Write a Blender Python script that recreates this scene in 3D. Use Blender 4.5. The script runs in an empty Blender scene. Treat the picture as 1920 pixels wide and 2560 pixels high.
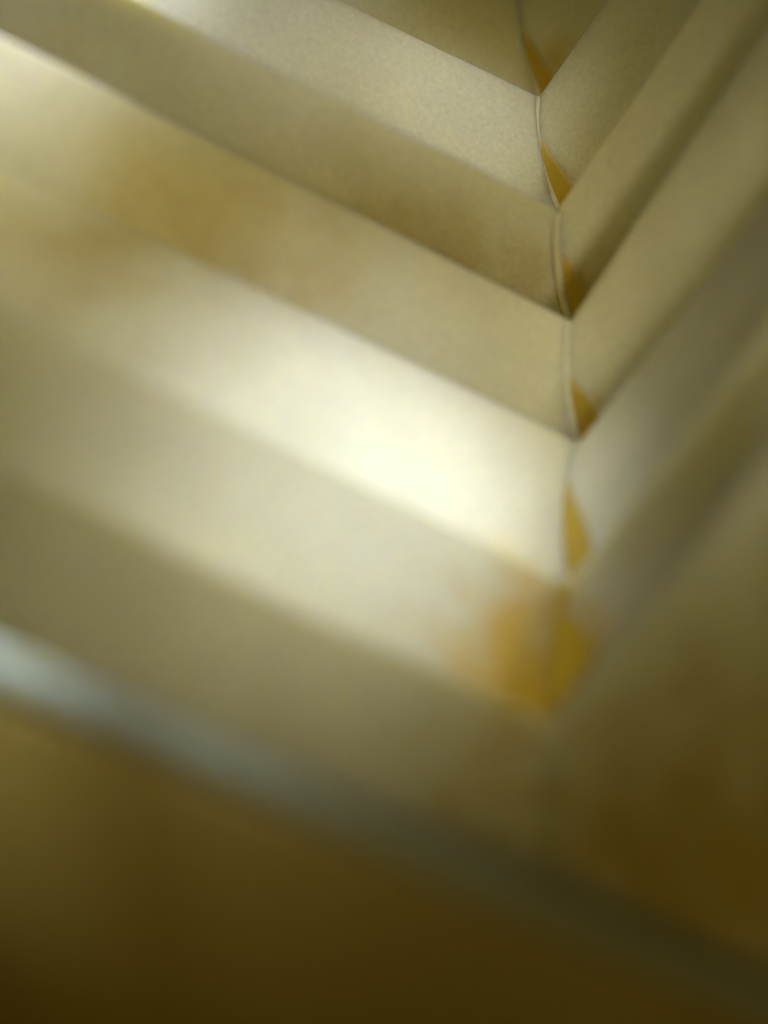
import bpy, math, random
from mathutils import Vector

# ---------------------------------------------------------------- camera, world, lamps, exposure
sc = bpy.context.scene
COL = sc.collection
PITCH = math.radians(38.0)
cam_data = bpy.data.cameras.new('camera')
cam = bpy.data.objects.new('camera', cam_data)
COL.objects.link(cam)
cam.location = (0.0, -0.20, 0.26)
cam.rotation_euler = (math.radians(90) - PITCH, 0, 0)
cam_data.sensor_fit = 'VERTICAL'
cam_data.sensor_height = 36.0
cam_data.lens = 50.0
cam_data.clip_start = 0.01
cam_data.clip_end = 20.0
cam_data.dof.use_dof = True
cam_data.dof.focus_distance = 0.302
cam_data.dof.aperture_fstop = 2.4
sc.camera = cam

world = bpy.data.worlds.new('World')
sc.world = world
world.use_nodes = True
bg = world.node_tree.nodes['Background']

sc.view_settings.view_transform = 'Standard'
sc.view_settings.look = 'None'
sc.view_settings.exposure = 0.0
sc.view_settings.gamma = 1.0
sc.view_settings.use_curve_mapping = False
sc.render.engine = 'CYCLES'
sc.cycles.use_denoising = True
sc.cycles.max_bounces = 6
sc.cycles.diffuse_bounces = 5
sc.cycles.transmission_bounces = 4
sc.cycles.sample_clamp_indirect = 4.0


def lamp(name, kind, loc, target, energy, color, size, spot=None, blend=0.8):
    d = bpy.data.lights.new(name, kind)
    d.energy = energy
    d.color = color
    if kind == 'AREA':
        d.shape = 'DISK'
        d.size = size
    else:
        d.shadow_soft_size = size
    if kind == 'SPOT':
        d.spot_size = math.radians(spot)
        d.spot_blend = blend
    o = bpy.data.objects.new(name, d)
    COL.objects.link(o)
    o.location = loc
    if target is not None:
        o.rotation_euler = (Vector(target) - Vector(loc)).to_track_quat('-Z', 'Y').to_euler()
    return o


bg.inputs['Strength'].default_value = 0.0  # all lamps below are added, unseen, aimed to build up the light patches
lamp('warm_spot', 'SPOT', (0.03, 0.0396, 0.3393), (0.0119, 0.1013, 0.1511), 0.4378, (1.000, 0.784, 0.227), 0.03, 20, 1.0)
lamp('warm_spot', 'SPOT', (-0.14, -0.0104, 0.3403), (-0.0717, 0.0416, 0.1377), 1.4071, (1.000, 0.895, 0.513), 0.03, 20, 1.0)
lamp('amber_spot', 'SPOT', (-0.17, -0.099, 0.308), (-0.0339, 0.0495, 0.1337), 0.5869, (1.000, 0.760, 0.200), 0.03, 20, 1.0)
lamp('amber_spot', 'SPOT', (-0.17, -0.099, 0.308), (0.0111, 0.0583, 0.1293), 0.6692, (1.000, 0.760, 0.200), 0.03, 20, 1.0)
lamp('warm_spot', 'SPOT', (0.17, -0.099, 0.308), (0.053, 0.0595, 0.1287), 0.6168, (1.000, 0.865, 0.513), 0.03, 20, 1.0)
lamp('warm_spot', 'SPOT', (0.17, -0.099, 0.308), (0.0492, 0.0196, 0.111), 1.2734, (1.000, 0.880, 0.540), 0.03, 20, 1.0)
lamp('warm_spot', 'SPOT', (0.17, -0.099, 0.308), (-0.029, -0.024, 0.1037), 2.0, (1.000, 0.94, 0.62), 0.03, 20, 1.0)
lamp('white_spot', 'SPOT', (0.02, 0.1177, 0.3418), (-0.0763, 0.0767, 0.1554), 4.7, (0.978, 1.000, 0.947), 0.02, 18, 1.0)
lamp('white_spot', 'SPOT', (0.03, 0.0396, 0.3393), (0.0165, 0.0857, 0.1421), 1.4542, (0.938, 1.000, 0.998), 0.02, 10, 1.0)
lamp('white_spot', 'SPOT', (0.03, 0.0396, 0.3393), (0.0181, -0.0033, 0.1017), 3.3, (0.969, 1.000, 0.958), 0.02, 10, 1.0)
lamp('white_spot', 'SPOT', (-0.14, -0.0104, 0.3403), (-0.072, 0.0639, 0.1482), 1.8, (0.975, 1.000, 0.952), 0.02, 10, 1.0)
lamp('white_spot', 'SPOT', (-0.14, -0.0104, 0.3403), (0.0104, 0.0234, 0.1136), 1.9, (1.000, 0.95, 0.75), 0.02, 10, 1.0)
lamp('white_spot', 'SPOT', (-0.14, -0.0104, 0.3403), (-0.0106, 0.0011, 0.1087), 1.3, (0.998, 1.000, 0.922), 0.02, 15, 1.0)
lamp('white_spot', 'SPOT', (0.17, -0.099, 0.308), (-0.0112, 0.0282, 0.1198), 1.3, (0.978, 1.000, 0.947), 0.02, 10, 1.0)
lamp('white_spot', 'SPOT', (0.17, -0.099, 0.308), (-0.0319, 0.0975, 0.1574), 1.4657, (1.000, 1.000, 0.920), 0.02, 15, 1.0)
lamp('white_spot', 'SPOT', (0.17, -0.099, 0.308), (-0.0106, 0.0011, 0.1087), 2.5, (0.930, 0.970, 1.000), 0.02, 15, 1.0)
lamp('white_spot', 'SPOT', (-0.09, 0.0532, 0.316), (-0.056, -0.0589, 0.1263), 10.0, (0.850, 0.950, 1.000), 0.012, 7, 1.0)
lamp('white_spot', 'SPOT', (-0.05, 0.0532, 0.316), (-0.0239, -0.0675, 0.1154), 1.6, (0.850, 0.950, 1.000), 0.012, 7, 1.0)
lamp('soft_fill', 'AREA', (0.0, -0.3662, 0.4533), (0.015, 0.0239, 0.108), 0.3313, (1.000, 0.760, 0.200), 0.12, None, 1.0)

# ---------------------------------------------------------------- materials
def nodes_of(name):
    m = bpy.data.materials.new(name)
    m.use_nodes = True
    nt = m.node_tree
    nt.nodes.clear()
    return m, nt, nt.nodes, nt.links


def waxy_material(name, face, rough=0.6, spec=0.15, depth=0.004, radius=(1.0, 0.88, 0.42), weight=1.0,
                  mottle=0.12, bump=0.7, clouds=(), thins_to=None):
    """Milky, wax-like stone: light spreads below the skin; fine grain in its own colour; clouds add honey tones and painted corner glow."""
    m, nt, N, L = nodes_of(name)
    out = N.new('ShaderNodeOutputMaterial')
    geo = N.new('ShaderNodeNewGeometry')
    cloud = N.new('ShaderNodeTexNoise')
    cloud.inputs['Scale'].default_value = 75.0
    cloud.inputs['Detail'].default_value = 6.0
    cloud.inputs['Roughness'].default_value = 0.62
    fine = N.new('ShaderNodeTexNoise')
    fine.inputs['Scale'].default_value = 1000.0
    fine.inputs['Detail'].default_value = 4.0
    fine.inputs['Roughness'].default_value = 0.7
    L.new(geo.outputs['Position'], cloud.inputs['Vector'])
    L.new(geo.outputs['Position'], fine.inputs['Vector'])
    a = N.new('ShaderNodeMix'); a.data_type = 'RGBA'
    a.inputs[6].default_value = (*[c * (1 - mottle) for c in face[:2]], face[2] * (1 - 1.6 * mottle), 1)
    a.inputs[7].default_value = (*[min(c * (1 + mottle * .6), 1) for c in face], 1)
    L.new(cloud.outputs['Fac'], a.inputs[0])
    col = a.outputs[2]
    if thins_to is not None:
        at = N.new('ShaderNodeAttribute'); at.attribute_name = 'film'
        ad = N.new('ShaderNodeMath'); ad.operation = 'MULTIPLY_ADD'
        ad.inputs[1].default_value = 0.35
        L.new(fine.outputs['Fac'], ad.inputs[0])
        L.new(at.outputs['Fac'], ad.inputs[2])
        fr = N.new('ShaderNodeMapRange'); fr.interpolation_type = 'SMOOTHSTEP'
        fr.inputs[1].default_value = 0.2
        fr.inputs[2].default_value = 0.95
        L.new(ad.outputs[0], fr.inputs[0])
        th = N.new('ShaderNodeMix'); th.data_type = 'RGBA'
        th.inputs[6].default_value = (*thins_to, 1)
        L.new(fr.outputs[0], th.inputs[0])
        L.new(col, th.inputs[7])
        col = th.outputs[2]
    for centre, size, tint, amount in clouds:
        dist = N.new('ShaderNodeVectorMath'); dist.operation = 'DISTANCE'
        dist.inputs[1].default_value = centre
        L.new(geo.outputs['Position'], dist.inputs[0])
        wob = N.new('ShaderNodeMath'); wob.operation = 'MULTIPLY_ADD'
        wob.inputs[1].default_value = size * 1.3
        L.new(cloud.outputs['Fac'], wob.inputs[0])
        L.new(dist.outputs['Value'], wob.inputs[2])
        mr = N.new('ShaderNodeMapRange'); mr.interpolation_type = 'SMOOTHERSTEP'
        mr.inputs[1].default_value = size * 1.75
        mr.inputs[2].default_value = size * .6
        mr.inputs[3].default_value = 0.0
        mr.inputs[4].default_value = amount
        L.new(wob.outputs[0], mr.inputs[0])
        mx = N.new('ShaderNodeMix'); mx.data_type = 'RGBA'
        mx.inputs[7].default_value = (*tint, 1)
        L.new(mr.outputs[0], mx.inputs[0])
        L.new(col, mx.inputs[6])
        col = mx.outputs[2]
    grain = N.new('ShaderNodeMapRange')
    grain.inputs[1].default_value = 0.3
    grain.inputs[2].default_value = 0.7
    grain.inputs[3].default_value = 1 - mottle * 1.5
    grain.inputs[4].default_value = 1.0
    L.new(fine.outputs['Fac'], grain.inputs[0])
    mul = N.new('ShaderNodeMix'); mul.data_type = 'RGBA'; mul.blend_type = 'MULTIPLY'
    mul.inputs[0].default_value = 1.0
    L.new(col, mul.inputs[6])
    L.new(grain.outputs[0], mul.inputs[7])
    bp = N.new('ShaderNodeBump')
    bp.inputs['Strength'].default_value = bump
    bp.inputs['Distance'].default_value = 0.0003
    L.new(fine.outputs['Fac'], bp.inputs['Height'])
    p = N.new('ShaderNodeBsdfPrincipled')
    p.subsurface_method = 'RANDOM_WALK'
    L.new(mul.outputs[2], p.inputs['Base Color'])
    L.new(bp.outputs['Normal'], p.inputs['Normal'])
    p.inputs['Roughness'].default_value = rough
    p.inputs['Specular IOR Level'].default_value = spec
    p.inputs['Subsurface Weight'].default_value = weight
    p.inputs['Subsurface Radius'].default_value = radius
    p.inputs['Subsurface Scale'].default_value = depth
    L.new(p.outputs[0], out.inputs['Surface'])
    return m


# ---------------------------------------------------------------- layout in metres
# every slat: top edge at the corner, top edge far end, bottom edge at the corner, bottom far end
LEFT_SLATS = [
    ((0.0312, 0.1372, 0.1555), (-0.1513, 0.1483, 0.2394), (0.0356, 0.1073, 0.1336), (-0.1483, 0.1201, 0.2175)),
    ((0.0334, 0.0962, 0.1421), (-0.1417, 0.1081, 0.2220), (0.0376, 0.0744, 0.1223), (-0.1407, 0.0927, 0.2093)),
    ((0.0350, 0.0618, 0.1321), (-0.1331, 0.0784, 0.2136), (0.0395, 0.0584, 0.1051), (-0.1405, 0.0786, 0.1941)),
    ((0.0367, 0.0439, 0.1173), (-0.1314, 0.0625, 0.2003), (0.0391, 0.0303, 0.0935), (-0.1339, 0.0497, 0.1783)),
    ((0.0375, 0.0242, 0.1019), (-0.1291, 0.0429, 0.1836), (0.0331, -0.0073, 0.0892), (-0.1205, 0.0120, 0.1682)),
    ((0.0320, -0.0127, 0.0985), (-0.1159, 0.0056, 0.1741), (0.0308, -0.0294, 0.0739), (-0.1164, -0.0106, 0.1505)),
    ((0.0284, -0.0418, 0.0922), (-0.1066, -0.0246, 0.1623), (0.0299, -0.0520, 0.0482), (-0.1152, -0.0334, 0.1242)),
]
RIGHT_SLATS = [
    ((0.0312, 0.1372, 0.1555), (0.1200, 0.1722, 0.2701), (0.0356, 0.1073, 0.1336), (0.1140, 0.1382, 0.2445)),
    ((0.0334, 0.0962, 0.1421), (0.1099, 0.1284, 0.2479), (0.0376, 0.0744, 0.1223), (0.1044, 0.0999, 0.2299)),
    ((0.0350, 0.0618, 0.1321), (0.1012, 0.0931, 0.2324), (0.0395, 0.0584, 0.1051), (0.0999, 0.0731, 0.2137)),
    ((0.0367, 0.0439, 0.1173), (0.0988, 0.0739, 0.2149), (0.0391, 0.0303, 0.0935), (0.0969, 0.0433, 0.1834)),
    ((0.0375, 0.0242, 0.1019), (0.0962, 0.0455, 0.1870), (0.0331, -0.0073, 0.0892), (0.0897, 0.0146, 0.1772)),
    ((0.0320, -0.0127, 0.0985), (0.0872, 0.0108, 0.1808), (0.0308, -0.0294, 0.0739), (0.0884, -0.0024, 0.1611)),
    ((0.0284, -0.0418, 0.0922), (0.0809, -0.0174, 0.1716), (0.0299, -0.0520, 0.0482), (0.0879, -0.0952, 0.0451)),
]
TRIM = (-0.0835, -0.0531, 0.1345), (0.0735, -0.0945, 0.0816)
RAIL = ((0.0723, -0.0976, 0.0829), (-0.0821, -0.0569, 0.1350), (0.0722, -0.1314, 0.0327), (-0.0822, -0.0907, 0.0848))
# honey clouds in the wax; corner ones also paint amber bounced light: centre, size, tint, amount
CLOUDS = [
    ((0.0361, 0.1115, 0.1454), 0.0085, (0.62, 0.47, 0.06), 0.85),
    ((0.0375, 0.0804, 0.1300), 0.0045, (0.62, 0.46, 0.1), 0.70),
    ((0.0395, 0.0588, 0.1170), 0.0068, (0.6, 0.43, 0.07), 0.85),
    ((0.0400, 0.0325, 0.1044), 0.0040, (0.7, 0.52, 0.16), 0.60),
    ((0.0360, 0.0031, 0.0977), 0.0045, (0.74, 0.56, 0.16), 0.60),
    ((0.0227, -0.0229, 0.0822), 0.0290, (0.73, 0.5, 0.04), 0.98),  # interreflection glow of this corner, painted in as amber
    ((-0.0427, 0.0459, 0.1394), 0.0200, (0.67, 0.58, 0.34), 0.45),
    ((-0.0274, 0.0460, 0.1331), 0.0230, (0.65, 0.54, 0.28), 0.55),
    ((-0.0125, 0.0451, 0.1271), 0.0180, (0.68, 0.58, 0.34), 0.40),
    ((-0.0547, 0.0253, 0.1341), 0.0200, (0.62, 0.53, 0.28), 0.95),
    ((0.0330, -0.0224, 0.0861), 0.0090, (0.7, 0.5, 0.05), 0.90),
    ((-0.0028, 0.0691, 0.1301), 0.0160, (0.62, 0.51, 0.26), 0.45),
    ((0.0144, 0.0653, 0.1237), 0.0180, (0.6, 0.48, 0.24), 0.50),
    ((0.0297, 0.0615, 0.1172), 0.0150, (0.6, 0.47, 0.24), 0.50),
    ((-0.0624, 0.0808, 0.1613), 0.0180, (0.72, 0.66, 0.34), 0.40),
    ((0.0535, -0.0613, 0.0770), 0.0480, (0.58, 0.42, 0.06), 0.85),
    ((0.0472, 0.0603, 0.1221), 0.0120, (0.66, 0.55, 0.28), 0.40),
]

CREAM = waxy_material('milky_cream_wax', (0.79, 0.80, 0.73), clouds=CLOUDS)
BROWN = waxy_material('honey_brown_rail', (0.33, 0.235, 0.038), rough=0.5, spec=0.8, depth=0.003)
EDGING = waxy_material('pale_grey_edging', (0.34, 0.37, 0.33), rough=0.5, spec=0.3)
AMBER = waxy_material('deep_amber_glue', (0.70, 0.49, 0.05), rough=0.6, weight=0.0, mottle=0.14)
FILLER = waxy_material('cream_filler', (0.79, 0.80, 0.73), weight=0.0, clouds=CLOUDS)
GLUE = waxy_material('amber_glue', (0.58, 0.42, 0.07), rough=0.6, weight=0.0, thins_to=(0.70, 0.64, 0.40), depth=0.002, mottle=0.14)


def mesh_object(name, verts, faces, mat, parent=None, smooth=True):
    me = bpy.data.meshes.new(name)
    me.from_pydata([tuple(v) for v in verts], [], faces)
    me.update()
    for p in me.polygons:
        p.use_smooth = smooth
    me.materials.append(mat)
    o = bpy.data.objects.new(name, me)
    COL.objects.link(o)
    if parent is not None:
        o.parent = parent
    return o


CAMLOC = cam.location.copy()
THICK = 0.0030
BOW = 0.0016      # the slats' mitred ends bow this far away from a straight cut


def slat_point(q, u, v, side, bulge):
    """Front face of a slat: u along its length (0 at the mitre), v from top edge to bottom edge."""
    jt, ft, jb, fb = [Vector(p) for p in q]
    t = jt.lerp(ft, u)
    b = jb.lerp(fb, u)
    n = (ft - jt).cross(jb - jt).normalized()
    if n.dot(CAMLOC - jt) < 0:
        n = -n
    p = t.lerp(b, v) + n * bulge * 4 * v * (1 - v)
    bow = -BOW * math.sin(min(v / .88, 1) * math.pi) ** .8 * max(0.0, 1 - u * 8)
    if side == 'rail':
        bow = 0.0
    ph = (jt.z * 977) % 6.28
    wave = (math.sin(u * 15 + ph) + .6 * math.sin(u * 37 + 2 * ph)) * min(1.0, u * 6)
    p = p + n * wave * 0.00022 + (b - t).normalized() * wave * 0.00018     # hand-cut, never quite straight
    p = p + Vector((1, 0, 0)) * bow
    return p, n


def make_slat(name, q, side, mat, parent, bulge=0.0018, lip=0.0005, thick=THICK, nv=18):
    us = [0, .012, .03, .06, .09, .125] + [.125 + .875 * i / 26 for i in range(1, 27)]
    verts, faces = [], []
    ring = 0
    for u in us:
        sec = []
        # front, from the lip downwards
        vs = [(i / nv) for i in range(nv + 1)]
        p0, n = slat_point(q, u, 0.0, side, bulge)
        p1, _ = slat_point(q, u, 0.08, side, bulge)
        down = (p1 - p0).normalized()
        # rounded lip: quarter turns from the back of the top edge over to the front
        for a in range(0, 7):
            ang = math.radians(-90 + a * 30)
            c = p0 + down * lip - n * lip
            sec.append(c + n * lip * math.sin(ang) - down * lip * math.cos(ang))
        length = (slat_point(q, u, 1.0, side, bulge)[0] - p0).length
        vs2 = [lip / length * 1.2, lip / length * 1.6] + [v for v in vs[1:] if v > lip / length * 2]
        for vv in vs2:
            sec.append(slat_point(q, u, vv, side, bulge)[0])
        bot, n = slat_point(q, u, 1.0, side, bulge)
        sec.append(bot - n * thick)
        for v in reversed(vs[2:-1:3]):
            sec.append(slat_point(q, u, v, side, bulge)[0] - n * thick)
        ring = len(sec)
        verts += sec
    for i in range(len(us) - 1):
        for j in range(ring):
            a = i * ring + j
            b = i * ring + (j + 1) % ring
            faces.append((a, b, b + ring, a + ring))
    faces.append(tuple(range(ring))[::-1])
    faces.append(tuple((len(us) - 1) * ring + j for j in range(ring)))
    return mesh_object(name, verts, faces, mat, parent)


def make_glue(q, parent, width, v0, power, lift=0.0004, bulge=0.0018, seed=0, mat=None):
    """Bead of glue squeezed out along the mitre, wider towards the bottom of the step."""
    ph = random.Random(seed).uniform(0, 6)
    jt, ft = Vector(q[0]), Vector(q[1])
    full = (ft - jt).length
    nv, ns = 28, 8
    verts, faces, film = [], [], []
    for i in range(nv + 1):
        k = i / nv
        v = v0 + (1.0 - v0) * k
        wdt = width * (k ** power) * (1 + .03 * math.sin(k * 9 + ph) + .015 * math.sin(k * 23 + ph * 2)) + 0.0002
        for j in range(ns + 1):
            s = j / ns
            p, n = slat_point(q, (-0.0016 + s * (wdt + 0.0009)) / full, v, 'right', bulge)
            film.append(min(1.0, k * 1.8) * min(1.0, (1 - s) * 3.0))
            dome = math.sqrt(max(0.0, 1 - (2 * s - 1) ** 2))
            verts.append(p + n * (lift * dome * min(1, k * 3 + .1) - 0.00025))
    for i in range(nv):
        for j in range(ns):
            a = i * (ns + 1) + j
            faces.append((a, a + ns + 1, a + ns + 2, a + 1))
    o = mesh_object('glue_bead', verts, faces, mat, parent)
    at = o.data.attributes.new('film', 'FLOAT', 'POINT')
    at.data.foreach_set('value', film)
    return o


def make_seam(ql, qr, bulge, mat, parent, radius=0.0008):
    """Thin line of filler that closes the mitre between a left and a right slat."""
    verts, faces, n, nv = [], [], 10, 22
    for i in range(nv + 1):
        v = 0.01 + 0.99 * i / nv
        pl, nl = slat_point(ql, 0.0, v, 'left', bulge)
        pr, nr = slat_point(qr, 0.0, v, 'right', bulge)
        nn = (nl + nr).normalized()
        tan = (slat_point(ql, 0.0, min(v + .02, 1.02), 'left', bulge)[0] - pl).normalized()
        side = tan.cross(nn).normalized()
        wide = radius * 1.0 + (pl - pr).length * .5
        c = (pl + pr) * .5 - nn * radius * .1
        for j in range(n):
            t = 2 * math.pi * j / n
            verts.append(c + side * math.cos(t) * wide + nn * math.sin(t) * radius * .7)
    for i in range(nv):
        for j in range(n):
            a, b = i * n + j, i * n + (j + 1) % n
            faces.append((a, b, b + n, a + n))
    faces.append(tuple(range(n))[::-1])
    faces.append(tuple(nv * n + j for j in range(n)))
    return mesh_object('seam_filler', verts, faces, mat, parent)


# ---------------------------------------------------------------- the stepped moulding
shade = bpy.data.objects.new('stepped_moulding', None)
shade.location = (0.0, 0.0, 0.0)
COL.objects.link(shade)
shade['label'] = 'cream translucent stepped moulding whose slats meet at an amber-glued corner'
shade['category'] = 'moulding'
shade['kind'] = 'thing'

BULGE = (0.0018, 0.0018, 0.0012, 0.0018, 0.0018, -0.0009, 0.0012)   # the steps bow out, one of them in
for i, q in enumerate(LEFT_SLATS):
    make_slat('slat', q, 'left', CREAM, shade, bulge=BULGE[i])
for i, q in enumerate(RIGHT_SLATS):
    make_slat('slat', q, 'right', CREAM, shade, bulge=BULGE[i],
              lip=(0.0004, 0.0004, 0.0005, 0.0008, 0.0012, 0.0016, 0.0030)[i])
# glue squeezed out of each mitre: width at the bottom, where it starts, how it widens
GLUES = {0: (.0085, .35, .7), 1: (.0085, .25, .7), 2: (.0100, .20, .8), 3: (.0105, .30, .7), 4: (.0112, .15, .7), 5: (.0140, .10, .7)}
for i, q in enumerate(RIGHT_SLATS):
    if i in GLUES:
        make_glue(q, shade, *GLUES[i], seed=i, bulge=BULGE[i], mat=AMBER if i == 5 else GLUE)
for i, (ql, qr) in enumerate(zip(LEFT_SLATS, RIGHT_SLATS)):
    make_seam(ql, qr, BULGE[i], AMBER if i == 5 else FILLER, shade)
make_slat('bottom_rail', RAIL, 'rail', BROWN, shade, bulge=0.003, lip=0.002, thick=0.012)



def make_trim(a, b, radius, mat, parent):
    """Rounded edging that runs along the top of the bottom rail."""
    a, b = Vector(a), Vector(b)
    d = (b - a).normalized()
    x = d.cross(Vector((0, 0, 1))).normalized()
    y = x.cross(d).normalized()
    n, steps, verts, faces = 24, 12, [], []
    for i in range(steps + 1):
        c = a.lerp(b, i / steps)
        for j in range(n):
            t = 2 * math.pi * j / n
            verts.append(c + x * math.cos(t) * radius + y * math.sin(t) * radius * .9)
    for i in range(steps):
        for j in range(n):
            p, q = i * n + j, i * n + (j + 1) % n
            faces.append((p, q, q + n, p + n))
    faces.append(tuple(range(n))[::-1])
    faces.append(tuple(steps * n + j for j in range(n)))
    return mesh_object('edge_trim', verts, faces, mat, parent)


make_trim(*TRIM, 0.0036, EDGING, shade)
